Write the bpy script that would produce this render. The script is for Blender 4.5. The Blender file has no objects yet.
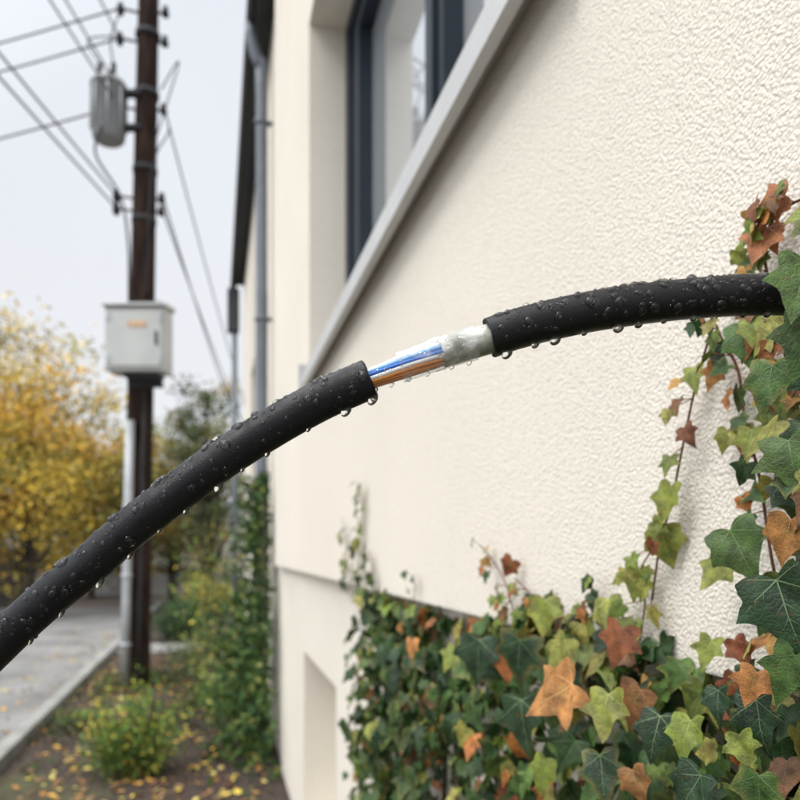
import bpy, math, random
from mathutils import Vector, Matrix, noise as mn
random.seed(7)
R=random.random
def U(a,b): return a+(b-a)*random.random()
G=random.gauss

# ------------------------------------------------------------------ helpers
class MB:
    def __init__(s): s.v=[];s.f=[];s.m=[];s.c=[];s.uv=[]
    def add(s,vs,fs,mi=0,col=(1,1,1),uvs=None,cols=None):
        o=len(s.v); s.v.extend(vs)
        s.f.extend([tuple(i+o for i in f) for f in fs]); s.m.extend([mi]*len(fs))
        s.c.extend(cols if cols else [col]*len(vs))
        s.uv.extend(uvs if uvs else [(0,0)]*len(vs))
    def obj(s,name,mats,parent=None,smooth=False,bevel=0):
        me=bpy.data.meshes.new(name); me.from_pydata([tuple(v) for v in s.v],[],s.f)
        for m in mats: me.materials.append(m)
        me.polygons.foreach_set('material_index',s.m)
        ca=me.color_attributes.new('Col','FLOAT_COLOR','POINT')
        fl=[]
        for c in s.c: fl.extend((c[0],c[1],c[2],1))
        ca.data.foreach_set('color',fl)
        at=me.attributes.new('luv','FLOAT2','POINT')
        fl=[]
        for c in s.uv: fl.extend((c[0],c[1]))
        at.data.foreach_set('vector',fl)
        if smooth: me.polygons.foreach_set('use_smooth',[True]*len(me.polygons))
        me.update()
        ob=bpy.data.objects.new(name,me); bpy.context.scene.collection.objects.link(ob)
        if parent: ob.parent=parent
        if bevel:
            b=ob.modifiers.new('bevel','BEVEL'); b.width=bevel; b.segments=2; b.limit_method='ANGLE'
        return ob
def empty(name):
    e=bpy.data.objects.new(name,None); bpy.context.scene.collection.objects.link(e); return e

# wall frame: s along the facade (away), t into the wall, z up
AX=(-.2395,.9709); NX=(.9709,.2395)
def W(s,t,z): return Vector((.439+AX[0]*s+NX[0]*t, AX[1]*s+NX[1]*t, z))
def hexa(mb,P,mi=0,col=(1,1,1)):
    mb.add(P,[(0,3,2,1),(4,5,6,7),(0,1,5,4),(1,2,6,5),(2,3,7,6),(3,0,4,7)],mi,col)
def wbox(mb,s0,s1,t0,t1,z0,z1,mi=0,col=(1,1,1)):
    hexa(mb,[W(s0,t0,z0),W(s0,t1,z0),W(s1,t1,z0),W(s1,t0,z0),W(s0,t0,z1),W(s0,t1,z1),W(s1,t1,z1),W(s1,t0,z1)],mi,col)
def box(mb,x0,x1,y0,y1,z0,z1,mi=0,col=(1,1,1)):
    hexa(mb,[Vector(p) for p in [(x0,y0,z0),(x1,y0,z0),(x1,y1,z0),(x0,y1,z0),(x0,y0,z1),(x1,y0,z1),(x1,y1,z1),(x0,y1,z1)]],mi,col)
def sweep(mb,pts,rad,n=12,mi=0,col=(1,1,1),cap=True,wob=None):
    pts=[Vector(p) for p in pts]; m=len(pts)
    T=[(pts[min(i+1,m-1)]-pts[max(i-1,0)]).normalized() for i in range(m)]
    a=Vector((0,1,0)) if abs(T[0].y)<.9 else Vector((1,0,0))
    N=(a-T[0]*a.dot(T[0])).normalized()
    vs=[];fr=[]
    for i in range(m):
        N=(N-T[i]*N.dot(T[i])).normalized(); B=T[i].cross(N)
        r=rad[i] if isinstance(rad,(list,tuple)) else rad
        fr.append((pts[i],T[i],N.copy(),B))
        for k in range(n):
            an=2*math.pi*k/n; rr=r*(wob(i,an) if wob else 1)
            vs.append(pts[i]+(N*math.cos(an)+B*math.sin(an))*rr)
    fs=[]
    for i in range(m-1):
        for k in range(n):
            k2=(k+1)%n
            fs.append((i*n+k,i*n+k2,(i+1)*n+k2,(i+1)*n+k))
    if cap:
        fs.append(tuple(range(n-1,-1,-1))); fs.append(tuple((m-1)*n+k for k in range(n)))
    mb.add(vs,fs,mi,col); return fr
def catmull(P,step):
    P=[Vector(p) for p in P]; out=[]
    for i in range(len(P)-1):
        p0=P[i-1] if i>0 else P[0]*2-P[1]; p1=P[i];p2=P[i+1]; p3=P[i+2] if i+2<len(P) else P[-1]*2-P[-2]
        n=max(1,int((p2-p1).length/step))
        for k in range(n):
            t=k/n
            out.append(.5*((2*p1)+(p2-p0)*t+(2*p0-5*p1+4*p2-p3)*t*t+(3*p1-p0-3*p2+p3)*t**3))
    out.append(P[-1]); return out

# ------------------------------------------------------------------ materials
def newmat(name):
    m=bpy.data.materials.new(name); m.use_nodes=True; nt=m.node_tree
    b=nt.nodes['Principled BSDF']; return m,nt,b
def L(nt,a,b): nt.links.new(a,b)
def PM(name,col,rough=.6,metal=0,var=.15,vs=3,bs=0,bst=.3,bd=.002,detail=6,spec=.5):
    m,nt,b=newmat(name); b.inputs['Roughness'].default_value=rough; b.inputs['Metallic'].default_value=metal
    b.inputs['Specular IOR Level'].default_value=spec
    tc=nt.nodes.new('ShaderNodeTexCoord')
    n=nt.nodes.new('ShaderNodeTexNoise'); n.inputs['Scale'].default_value=vs; n.inputs['Detail'].default_value=detail
    L(nt,tc.outputs['Object'],n.inputs['Vector'])
    r=nt.nodes.new('ShaderNodeValToRGB'); e=r.color_ramp.elements
    e[0].position=.3;e[1].position=.7
    e[0].color=(*[c*(1-var) for c in col],1); e[1].color=(*[min(1,c*(1+var)) for c in col],1)
    L(nt,n.outputs['Fac'],r.inputs['Fac']); L(nt,r.outputs['Color'],b.inputs['Base Color'])
    if bs:
        n2=nt.nodes.new('ShaderNodeTexNoise'); n2.inputs['Scale'].default_value=bs; n2.inputs['Detail'].default_value=4
        L(nt,tc.outputs['Object'],n2.inputs['Vector'])
        bp=nt.nodes.new('ShaderNodeBump'); bp.inputs['Strength'].default_value=bst; bp.inputs['Distance'].default_value=bd
        L(nt,n2.outputs['Fac'],bp.inputs['Height']); L(nt,bp.outputs['Normal'],b.inputs['Normal'])
    return m
def vmat(name,rough=.55,trans=.25,spec=.4,veins=False):
    m,nt,b=newmat(name); b.inputs['Roughness'].default_value=rough; b.inputs['Specular IOR Level'].default_value=spec
    a=nt.nodes.new('ShaderNodeVertexColor'); a.layer_name='Col'
    col=a.outputs['Color']
    if veins:
        at=nt.nodes.new('ShaderNodeAttribute'); at.attribute_name='luv'
        n=nt.nodes.new('ShaderNodeTexNoise'); n.inputs['Scale'].default_value=2.6; n.inputs['Detail'].default_value=6; n.inputs['Roughness'].default_value=.6
        L(nt,at.outputs['Vector'],n.inputs['Vector'])
        mr=nt.nodes.new('ShaderNodeMapRange'); mr.inputs[1].default_value=.35; mr.inputs[2].default_value=.7; mr.inputs[3].default_value=.5; mr.inputs[4].default_value=1.6
        L(nt,n.outputs['Fac'],mr.inputs[0])
        ns=nt.nodes.new('ShaderNodeTexNoise'); ns.inputs['Scale'].default_value=9; L(nt,at.outputs['Vector'],ns.inputs['Vector'])
        sc_=nt.nodes.new('ShaderNodeVectorMath'); sc_.operation='SCALE'; sc_.inputs['Scale'].default_value=.09; L(nt,ns.outputs['Color'],sc_.inputs[0])
        av=nt.nodes.new('ShaderNodeVectorMath'); av.operation='ADD'; L(nt,at.outputs['Vector'],av.inputs[0]); L(nt,sc_.outputs[0],av.inputs[1])
        vo=nt.nodes.new('ShaderNodeTexVoronoi'); vo.feature='DISTANCE_TO_EDGE'; vo.inputs['Scale'].default_value=13
        L(nt,av.outputs[0],vo.inputs['Vector'])
        m2=nt.nodes.new('ShaderNodeMapRange'); m2.inputs[1].default_value=0; m2.inputs[2].default_value=.12; m2.inputs[3].default_value=1.2; m2.inputs[4].default_value=.97
        L(nt,vo.outputs['Distance'],m2.inputs[0])
        mu=nt.nodes.new('ShaderNodeMath'); mu.operation='MULTIPLY'; L(nt,mr.outputs[0],mu.inputs[0]); L(nt,m2.outputs[0],mu.inputs[1])
        vm=nt.nodes.new('ShaderNodeVectorMath'); vm.operation='SCALE'; L(nt,col,vm.inputs[0]); L(nt,mu.outputs[0],vm.inputs['Scale'])
        n5=nt.nodes.new('ShaderNodeTexNoise'); n5.inputs['Scale'].default_value=6; n5.inputs['Detail'].default_value=4
        L(nt,at.outputs['Vector'],n5.inputs['Vector'])
        m5=nt.nodes.new('ShaderNodeMapRange'); m5.inputs[1].default_value=.62; m5.inputs[2].default_value=.74; m5.inputs[4].default_value=.8; L(nt,n5.outputs['Fac'],m5.inputs[0])
        mxc=nt.nodes.new('ShaderNodeMix'); mxc.data_type='RGBA'; L(nt,m5.outputs[0],mxc.inputs[0]); L(nt,vm.outputs[0],mxc.inputs[6]); mxc.inputs[7].default_value=(.10,.05,.02,1)
        col=mxc.outputs[2]
        bp=nt.nodes.new('ShaderNodeBump'); bp.inputs['Strength'].default_value=.35; bp.inputs['Distance'].default_value=.0007
        m3=nt.nodes.new('ShaderNodeMapRange'); m3.inputs[2].default_value=.2; L(nt,vo.outputs['Distance'],m3.inputs[0])
        L(nt,m3.outputs[0],bp.inputs['Height']); L(nt,bp.outputs['Normal'],b.inputs['Normal'])
    L(nt,col,b.inputs['Base Color'])
    if trans:
        tr=nt.nodes.new('ShaderNodeBsdfTranslucent'); L(nt,col,tr.inputs['Color'])
        mx=nt.nodes.new('ShaderNodeMixShader'); mx.inputs[0].default_value=trans
        L(nt,b.outputs[0],mx.inputs[1]); L(nt,tr.outputs[0],mx.inputs[2]); L(nt,mx.outputs[0],nt.nodes['Material Output'].inputs['Surface'])
    return m

def stucco(name,col):
    m,nt,b=newmat(name); b.inputs['Roughness'].default_value=.9; b.inputs['Specular IOR Level'].default_value=.2
    tc=nt.nodes.new('ShaderNodeTexCoord')
    big=nt.nodes.new('ShaderNodeTexNoise'); big.inputs['Scale'].default_value=1.3; big.inputs['Detail'].default_value=5
    L(nt,tc.outputs['Object'],big.inputs['Vector'])
    r=nt.nodes.new('ShaderNodeValToRGB'); e=r.color_ramp.elements; e[0].position=.3;e[1].position=.7
    e[0].color=(*[c*.94 for c in col],1); e[1].color=(*col,1)
    L(nt,big.outputs['Fac'],r.inputs['Fac'])
    n1=nt.nodes.new('ShaderNodeTexNoise'); n1.inputs['Scale'].default_value=300; n1.inputs['Detail'].default_value=4; n1.inputs['Roughness'].default_value=.6
    L(nt,tc.outputs['Object'],n1.inputs['Vector'])
    vo=nt.nodes.new('ShaderNodeTexVoronoi'); vo.feature='SMOOTH_F1'; vo.inputs['Scale'].default_value=280; vo.inputs['Smoothness'].default_value=.35
    L(nt,tc.outputs['Object'],vo.inputs['Vector'])
    ad=nt.nodes.new('ShaderNodeMath'); ad.operation='SUBTRACT'; L(nt,n1.outputs['Fac'],ad.inputs[0])
    h=nt.nodes.new('ShaderNodeMath'); h.operation='MULTIPLY'; h.inputs[1].default_value=.8; L(nt,vo.outputs['Distance'],h.inputs[0]); L(nt,h.outputs[0],ad.inputs[1])
    bp=nt.nodes.new('ShaderNodeBump'); bp.inputs['Strength'].default_value=.95; bp.inputs['Distance'].default_value=.0021
    L(nt,ad.outputs[0],bp.inputs['Height']); L(nt,bp.outputs['Normal'],b.inputs['Normal'])
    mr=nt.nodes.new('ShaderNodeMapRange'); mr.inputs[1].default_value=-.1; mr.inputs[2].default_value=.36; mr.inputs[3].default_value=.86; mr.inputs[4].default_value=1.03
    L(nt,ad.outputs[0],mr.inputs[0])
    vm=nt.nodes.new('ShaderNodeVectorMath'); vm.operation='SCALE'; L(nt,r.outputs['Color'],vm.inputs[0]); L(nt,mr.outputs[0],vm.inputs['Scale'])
    L(nt,vm.outputs[0],b.inputs['Base Color'])
    return m
M_st=stucco('cream_stucco',(.85,.795,.695))
M_st2=stucco('cream_stucco_plinth',(.82,.77,.68))
M_alu=PM('painted_aluminium',(.50,.505,.50),.45,.1,.06,8)
M_anth=PM('anthracite_frame',(.020,.029,.041),.5,0,.1,6,spec=.22)
M_eave=PM('dark_eave',(.05,.055,.06),.6,0,.2,4,spec=.3)
M_pipe=PM('zinc_pipe',(.15,.17,.20),.55,.2,.12,6)
def glassmat():
    m,nt,b=newmat('window_glass')
    b.inputs['Base Color'].default_value=(.42,.44,.45,1); b.inputs['Roughness'].default_value=.05
    gl=nt.nodes.new('ShaderNodeBsdfGlossy'); gl.inputs['Roughness'].default_value=.015; gl.inputs['Color'].default_value=(.93,.96,1,1)
    fr=nt.nodes.new('ShaderNodeFresnel'); fr.inputs['IOR'].default_value=4.0
    tc=nt.nodes.new('ShaderNodeTexCoord'); n=nt.nodes.new('ShaderNodeTexNoise'); n.inputs['Scale'].default_value=1.2
    L(nt,tc.outputs['Object'],n.inputs['Vector'])
    bp=nt.nodes.new('ShaderNodeBump'); bp.inputs['Strength'].default_value=.08; bp.inputs['Distance'].default_value=.02; L(nt,n.outputs['Fac'],bp.inputs['Height'])
    L(nt,bp.outputs['Normal'],gl.inputs['Normal'])
    mx=nt.nodes.new('ShaderNodeMixShader'); L(nt,fr.outputs[0],mx.inputs[0]); L(nt,b.outputs[0],mx.inputs[1]); L(nt,gl.outputs[0],mx.inputs[2])
    L(nt,mx.outputs[0],nt.nodes['Material Output'].inputs['Surface']); return m
M_glass=glassmat()

# ------------------------------------------------------------------ ground, road
def groundmat():
    m,nt,b=newmat('garden_soil'); b.inputs['Roughness'].default_value=.95
    tc=nt.nodes.new('ShaderNodeTexCoord')
    n=nt.nodes.new('ShaderNodeTexNoise'); n.inputs['Scale'].default_value=22; n.inputs['Detail'].default_value=8
    L(nt,tc.outputs['Object'],n.inputs['Vector'])
    r=nt.nodes.new('ShaderNodeValToRGB'); e=r.color_ramp.elements; e[0].position=.35;e[1].position=.7
    e[0].color=(.016,.011,.009,1); e[1].color=(.085,.058,.042,1); L(nt,n.outputs['Fac'],r.inputs['Fac'])
    n2=nt.nodes.new('ShaderNodeTexNoise'); n2.inputs['Scale'].default_value=.5; n2.inputs['Detail'].default_value=4; L(nt,tc.outputs['Object'],n2.inputs['Vector'])
    r2=nt.nodes.new('ShaderNodeValToRGB'); r2.color_ramp.elements[0].position=.60; r2.color_ramp.elements[1].position=.72; L(nt,n2.outputs['Fac'],r2.inputs['Fac'])
    mx=nt.nodes.new('ShaderNodeMix'); mx.data_type='RGBA'; L(nt,r2.outputs['Color'],mx.inputs[0]); L(nt,r.outputs['Color'],mx.inputs[6])
    n3=nt.nodes.new('ShaderNodeTexNoise'); n3.inputs['Scale'].default_value=60; L(nt,tc.outputs['Object'],n3.inputs['Vector'])
    r3=nt.nodes.new('ShaderNodeValToRGB'); e=r3.color_ramp.elements; e[0].color=(.03,.05,.015,1); e[1].color=(.12,.15,.045,1); L(nt,n3.outputs['Fac'],r3.inputs['Fac'])
    L(nt,r3.outputs['Color'],mx.inputs[7]); L(nt,mx.outputs[2],b.inputs['Base Color'])
    bp=nt.nodes.new('ShaderNodeBump'); bp.inputs['Strength'].default_value=.9; bp.inputs['Distance'].default_value=.03
    L(nt,n.outputs['Fac'],bp.inputs['Height']); L(nt,bp.outputs['Normal'],b.inputs['Normal'])
    return m
mb=MB(); mb.add([Vector(p) for p in [(-300,-200,0),(300,-200,0),(300,500,0),(-300,500,0)]],[(0,1,2,3)])
mb.obj('ground',[groundmat()])
M_asph=PM('asphalt',(.18,.18,.178),.75,0,.3,1.2,150,.6,.004,spec=.3)
mb=MB(); mb.add([W(-25,-2.06,.004),W(22.5,-2.06,.004),W(22.5,-8,.004),W(-25,-8,.004)],[(0,1,2,3)])
mb.obj('road',[M_asph])
M_conc=PM('concrete',(.24,.24,.23),.85,0,.2,4,60,.4,.003)
mb=MB()
s=-25
while s<22.4:
    wbox(mb,s+.004,s+.996,-2.06,-1.93,-.05,.10+U(-.003,.003)); s+=1
mb.obj('kerb',[M_conc],bevel=.012)
mb=MB()
for i in range(2):
    for j in range(4):
        wbox(mb,12.3+i*.5+.005,12.8+i*.5-.005,-1.9+j*.46+.005,-1.9+(j+1)*.46-.005,-.02,.03)
mb.obj('paving_path',[M_conc],bevel=.006)

# ------------------------------------------------------------------ house
house=empty('rendered_house')
def holed(mb,s0,s1,z0,z1,t,holes,mi=0):
    S=sorted(set([s0,s1]+[h[0] for h in holes]+[h[1] for h in holes])); Z=sorted(set([z0,z1]+[h[2] for h in holes]+[h[3] for h in holes]))
    idx={};vs=[]
    for a in S:
        for b in Z: idx[(a,b)]=len(vs); vs.append(W(a,t,b))
    fs=[]
    for i in range(len(S)-1):
        for j in range(len(Z)-1):
            cs=(S[i]+S[i+1])/2;cz=(Z[j]+Z[j+1])/2
            if any(h[0]<cs<h[1] and h[2]<cz<h[3] for h in holes): continue
            fs.append((idx[(S[i],Z[j])],idx[(S[i],Z[j+1])],idx[(S[i+1],Z[j+1])],idx[(S[i+1],Z[j])]))
    mb.add(vs,fs,mi)
    for h in holes:
        a,b,c,d,dep=h
        mb.add([W(a,t,c),W(b,t,c),W(b,t,d),W(a,t,d),W(a,t+dep,c),W(b,t+dep,c),W(b,t+dep,d),W(a,t+dep,d)],
               [(0,1,5,4),(1,2,6,5),(2,3,7,6),(3,0,4,7)],mi)
OP=(.97,3.6,2.40,4.05,.34)
mb=MB(); holed(mb,-5,5.65,1.49,6.2,0,[OP])
mb.add([W(-5,0,1.49),W(5.65,0,1.49),W(5.65,.3,1.49),W(-5,.3,1.49)],[(0,1,2,3)])
mb.add([W(5.65,0,1.49),W(5.65,0,6.2),W(5.65,.3,6.2),W(5.65,.3,1.49)],[(0,1,2,3)])
mb.obj('facade_wall',[M_st],house)
mb=MB()
NI=(3.08,4.2,.18,1.05,.20)
holed(mb,-5,5.62,-.1,1.489,.045,[NI])
mb.add([W(NI[0],.245,NI[2]),W(NI[0],.245,NI[3]),W(NI[1],.245,NI[3]),W(NI[1],.245,NI[2])],[(0,1,2,3)])
mb.add([W(5.62,.045,-.1),W(5.62,.045,1.489),W(5.62,.3,1.489),W(5.62,.3,-.1)],[(0,1,2,3)])
mb.obj('plinth_wall',[M_st2],house)
mb=MB(); h2=[(7.3,8.3,2.4,4.05,.22),(9.7,10.7,2.4,4.05,.22)]
holed(mb,5.655,13.2,-.1,6.2,.06,h2)
mb.add([W(13.2,.06,-.1),W(13.2,.06,6.2),W(13.2,8,6.2),W(13.2,8,-.1)],[(0,1,2,3)])
mb.add([W(-5,0,-.1),W(-5,8,-.1),W(-5,8,6.2),W(-5,0,6.2)],[(0,1,2,3)])
mb.add([W(-5,8,-.1),W(13.2,8,-.1),W(13.2,8,6.2),W(-5,8,6.2)],[(0,1,2,3)])
mb.obj('side_walls',[M_st],house)
mb=MB()
mb.add([W(-5.3,-.07,6.22),W(13.45,-.07,6.22),W(13.45,4,8.6),W(-5.3,4,8.6),W(13.45,8.3,6.22),W(-5.3,8.3,6.22)],[(0,1,2,3),(3,2,4,5)])
wbox(mb,-5.3,13.45,-.065,.4,6.205,6.215)
wbox(mb,-5.3,13.45,-.09,-.07,6.1,6.3)
mb.obj('roof',[M_eave],house)
mb=MB(); sweep(mb,[W(-5.3,-.13,6.17),W(13.5,-.13,6.17)],.04,14); mb.obj('gutter',[M_eave],house,smooth=True)
mb=MB(); wbox(mb,13.22,13.46,-.22,-.02,5.35,6.08); mb.obj('gable_hopper',[M_eave],house,bevel=.02)
mb=MB(); sweep(mb,[W(13.3,-.1,5.4),W(13.3,-.1,0)],.05,12); mb.obj('rear_downpipe',[M_pipe],house,smooth=True)
mb=MB()
sweep(mb,catmull([W(6.7,-.13,6.14),W(6.7,-.125,6.05),W(6.7,-.09,5.9),W(6.7,-.045,5.78),W(6.7,-.035,5.6),W(6.7,-.035,3),W(6.7,-.035,0)],.06),.05,16)
for z in (5.3,3.6,1.9,.5):
    sweep(mb,[W(6.7,-.035,z-.02),W(6.7,-.035,z+.02)],.06,16); wbox(mb,6.68,6.72,-.03,.06,z-.012,z+.012)
mb.obj('downpipe',[M_pipe],house,smooth=True)
mb=MB()
sec=[(-.055,2.318),(-.055,2.372),(.17,2.425),(.17,2.395),(-.035,2.352),(-.035,2.318)]
a=[W(.93,t,z) for t,z in sec]; b=[W(3.47,t,z) for t,z in sec]
n=len(sec); mb.add(a+b,[(i,(i+1)%n,n+(i+1)%n,n+i) for i in range(n)]+[tuple(range(n-1,-1,-1)),tuple(range(n,2*n))])
for sa in (.915,3.47): wbox(mb,sa,sa+.015,-.062,-.002,2.31,2.43)
mb.obj('window_sill',[M_alu],house)
mb=MB(); T0=.17
def bar(s0,s1,z0,z1,t0=T0,t1=.30,mi=0): wbox(mb,s0,s1,t0,t1,z0,z1,mi)
z0,z1=2.43,4.05
bar(3.50,3.6,z0,z1); bar(.97,1.04,z0,z1); bar(1.04,3.50,z0-.03,z0+.06); bar(1.04,3.50,z1-.07,z1)
bar(2.15,2.22,z0+.06,z1-.07)
def sash(a,b,wf=.055,we=.055):
    t0=T0+.018
    bar(a,a+wf,z0+.06,z1-.07,t0,.27); bar(b-we,b,z0+.06,z1-.07,t0,.27)
    bar(a+wf,b-we,z0+.06,z0+.13,t0,.27); bar(a+wf,b-we,z1-.14,z1-.07,t0,.27)
sash(1.045,2.145,.055,.045); sash(2.225,3.495,.055,.14)
mb.obj('window_frame',[M_anth],house,bevel=.003)
mb=MB(); mb.add([W(1.08,.25,z0+.1),W(3.5,.25,z0+.1),W(3.5,.25,z1-.1),W(1.08,.25,z1-.1)],[(0,3,2,1)])
for h in h2:
    mb.add([W(h[0],.2,h[2]),W(h[1],.2,h[2]),W(h[1],.2,h[3]),W(h[0],.2,h[3])],[(0,3,2,1)])
mb.obj('window_glass',[M_glass],house)
mb=MB()
for h in h2:
    t0,t1=(.15,.22)
    wbox(mb,h[0],h[0]+.06,t0,t1,h[2],h[3]);wbox(mb,h[1]-.06,h[1],t0,t1,h[2],h[3])
    wbox(mb,h[0]+.06,h[1]-.06,t0,t1,h[2],h[2]+.06);wbox(mb,h[0]+.06,h[1]-.06,t0,t1,h[3]-.06,h[3])
mb.obj('small_window_frames',[M_anth],house)
mb=MB()
for h in h2: wbox(mb,h[0]-.04,h[1]+.04,0.0,.2,h[2]-.035,h[2]-.002)
mb.obj('small_window_sills',[M_alu],house)

# ------------------------------------------------------------------ cable
cable=empty('black_cable')
D=.40
def C(u,v,d=D): return Vector(((u-400)/750*d,d,1.6+(550-v)/750*d))
M_sheath,nt,b=newmat('black_sheath')
b.inputs['Base Color'].default_value=(.0045,.005,.007,1); b.inputs['Specular IOR Level'].default_value=.27
tc=nt.nodes.new('ShaderNodeTexCoord'); n1=nt.nodes.new('ShaderNodeTexNoise'); n1.inputs['Scale'].default_value=1100; n1.inputs['Detail'].default_value=4
n2=nt.nodes.new('ShaderNodeTexNoise'); n2.inputs['Scale'].default_value=110; n2.inputs['Detail'].default_value=5
L(nt,tc.outputs['Object'],n1.inputs['Vector']);L(nt,tc.outputs['Object'],n2.inputs['Vector'])
ad=nt.nodes.new('ShaderNodeMath'); ad.operation='ADD'; L(nt,n1.outputs['Fac'],ad.inputs[0]);L(nt,n2.outputs['Fac'],ad.inputs[1])
bp=nt.nodes.new('ShaderNodeBump'); bp.inputs['Strength'].default_value=.45; bp.inputs['Distance'].default_value=.0005
L(nt,ad.outputs[0],bp.inputs['Height']); L(nt,bp.outputs['Normal'],b.inputs['Normal'])
mr=nt.nodes.new('ShaderNodeMapRange'); mr.inputs[1].default_value=.35;mr.inputs[2].default_value=.65; mr.inputs[3].default_value=.30; mr.inputs[4].default_value=.55
L(nt,n2.outputs['Fac'],mr.inputs[0]); L(nt,mr.outputs[0],b.inputs['Roughness'])
left=[(-1.6,1.2,.012),(-1.2,.75,.012),(-.75,.5,.03),(-.52,.43,.55),(-.42,.405,1.02),C(-220,900),C(-140,800),C(-60,705),C(0,643),C(50,597),C(88,566),C(130,529),C(175,494),C(220,461),C(270,429),C(320,401),C(369,379)]
right=[C(490,338),C(520,328),C(560,318),C(600,310),C(650,303),C(700,298),C(750,295),C(800,295),C(860,298),(.275,.40,1.728),(.32,.38,1.722),(.37,.37,1.72)]
Lp=catmull(left,.0025); Rp=catmull(right,.0025)
RO=.0106; RI=.0080
def sheath(path,cut_end,name):
    mb=MB(); m=len(path)
    w=lambda i,an: 1+.018*mn.noise(Vector((i*.04,math.cos(an)*.8,math.sin(an)*.8)))
    fr=sweep(mb,path,RO,40,0,cap=False,wob=w)
    i=m-1 if cut_end else 0
    p,T,N,B=fr[i]; sg=1 if cut_end else -1
    prof=[(RO*1.0,0),(RO-.0004,.0005),(RI+.0003,.0006),(RI,.0002),(RI,-.012)]
    vs=[]
    for r,dz in prof:
        for k in range(40):
            an=2*math.pi*k/40
            jag=.0008*mn.noise(Vector((math.cos(an)*2,math.sin(an)*2,3.3*(1+cut_end)))) if dz>-.01 else 0
            vs.append(p+(N*math.cos(an)+B*math.sin(an))*r+T*sg*(dz+(jag if r<RO else 0)))
    fs=[]
    for j in range(len(prof)-1):
        for k in range(40): fs.append((j*40+k,j*40+(k+1)%40,(j+1)*40+(k+1)%40,(j+1)*40+k))
    mb.add(vs,fs,0)
    mb.obj(name,[M_sheath],cable,smooth=True); return fr
frL=sheath(Lp,True,'sheath_lower'); frR=sheath(Rp,False,'sheath_upper')
core=catmull([C(340,392),C(358,384.5),C(369,379.5),C(385,373.5),C(405,366),C(425,359),C(445,352),C(468,345),C(492,338),C(515,330),C(530,326)],.0008)
mbt=MB(); cfr=sweep(mbt,core,.001,4)
nc=len(core)
def uof(p): return p.x/D*750+400
def strand(mb,ang,rad,r,col,tw=.9,ph=0):
    pts=[]
    for i in range(0,nc,2):
        p,T,N,B=cfr[i]; a=ang+tw*(i/nc-.35)+.16*mn.noise(Vector((i*.025,ang*5,7)))
        k=1+.10*mn.noise(Vector((i*.035,ang*3,ph)))
        u=uof(p); grow=.84+.32*min(1,max(0,(u-370)/60))
        pts.append(p+(N*math.cos(a)+B*math.sin(a))*rad*grow*k)
    sweep(mb,pts,r,10,0,col)
mb=MB()
BL=(.02,.13,.50);OR=(.62,.24,.06);WH=(.78,.78,.77);CU=(.45,.20,.09);GR=(.45,.47,.49);LB=(.14,.36,.70)
for a,c in [(.1,GR),(.55,WH),(1.0,WH),(1.45,WH),(1.9,GR),(2.3,WH),(2.68,LB),(3.05,BL),(3.42,WH),(3.8,OR),(4.2,OR),(4.62,CU),(5.05,WH),(5.5,WH),(5.9,BL)]:
    strand(mb,a,.0050,.00122,c)
for k,c in enumerate([WH,GR,WH,OR,WH,WH]): strand(mb,k*1.05,.0027,.0016,c,1.2,3)
M_str=vmat('wire_insulation',.22,0,.5)
mb.obj('inner_wires',[M_str],cable,smooth=True)
M_film,nt,b=newmat('clear_film'); b.inputs['Base Color'].default_value=(.85,.88,.90,1); b.inputs['Roughness'].default_value=.04; b.inputs['Specular IOR Level'].default_value=1
tr=nt.nodes.new('ShaderNodeBsdfTransparent'); mx=nt.nodes.new('ShaderNodeMixShader')
lw=nt.nodes.new('ShaderNodeLayerWeight'); lw.inputs[0].default_value=.36
tc=nt.nodes.new('ShaderNodeTexCoord'); n=nt.nodes.new('ShaderNodeTexNoise'); n.inputs['Scale'].default_value=150; n.inputs['Detail'].default_value=2
L(nt,tc.outputs['Object'],n.inputs['Vector']); bp=nt.nodes.new('ShaderNodeBump'); bp.inputs['Distance'].default_value=.001; bp.inputs['Strength'].default_value=.7
L(nt,n.outputs['Fac'],bp.inputs['Height']); L(nt,bp.outputs['Normal'],b.inputs['Normal']); L(nt,bp.outputs['Normal'],lw.inputs['Normal'])
r=nt.nodes.new('ShaderNodeMapRange'); r.interpolation_type='SMOOTHSTEP'; r.inputs[1].default_value=.50; r.inputs[2].default_value=.72; r.inputs[3].default_value=.08; r.inputs[4].default_value=.75  # noise patches turn the film whitish, painted in as highlights
L(nt,n.outputs['Fac'],r.inputs[0])
mxm=nt.nodes.new('ShaderNodeMath'); mxm.operation='MAXIMUM'; L(nt,lw.outputs['Facing'],mxm.inputs[0]); L(nt,r.outputs[0],mxm.inputs[1])
cl=nt.nodes.new('ShaderNodeMath'); cl.operation='MULTIPLY'; cl.inputs[1].default_value=.6; L(nt,mxm.outputs[0],cl.inputs[0])
L(nt,cl.outputs[0],mx.inputs[0]); L(nt,tr.outputs[0],mx.inputs[1]); L(nt,b.outputs[0],mx.inputs[2]); L(nt,mx.outputs[0],nt.nodes['Material Output'].inputs['Surface'])
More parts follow.
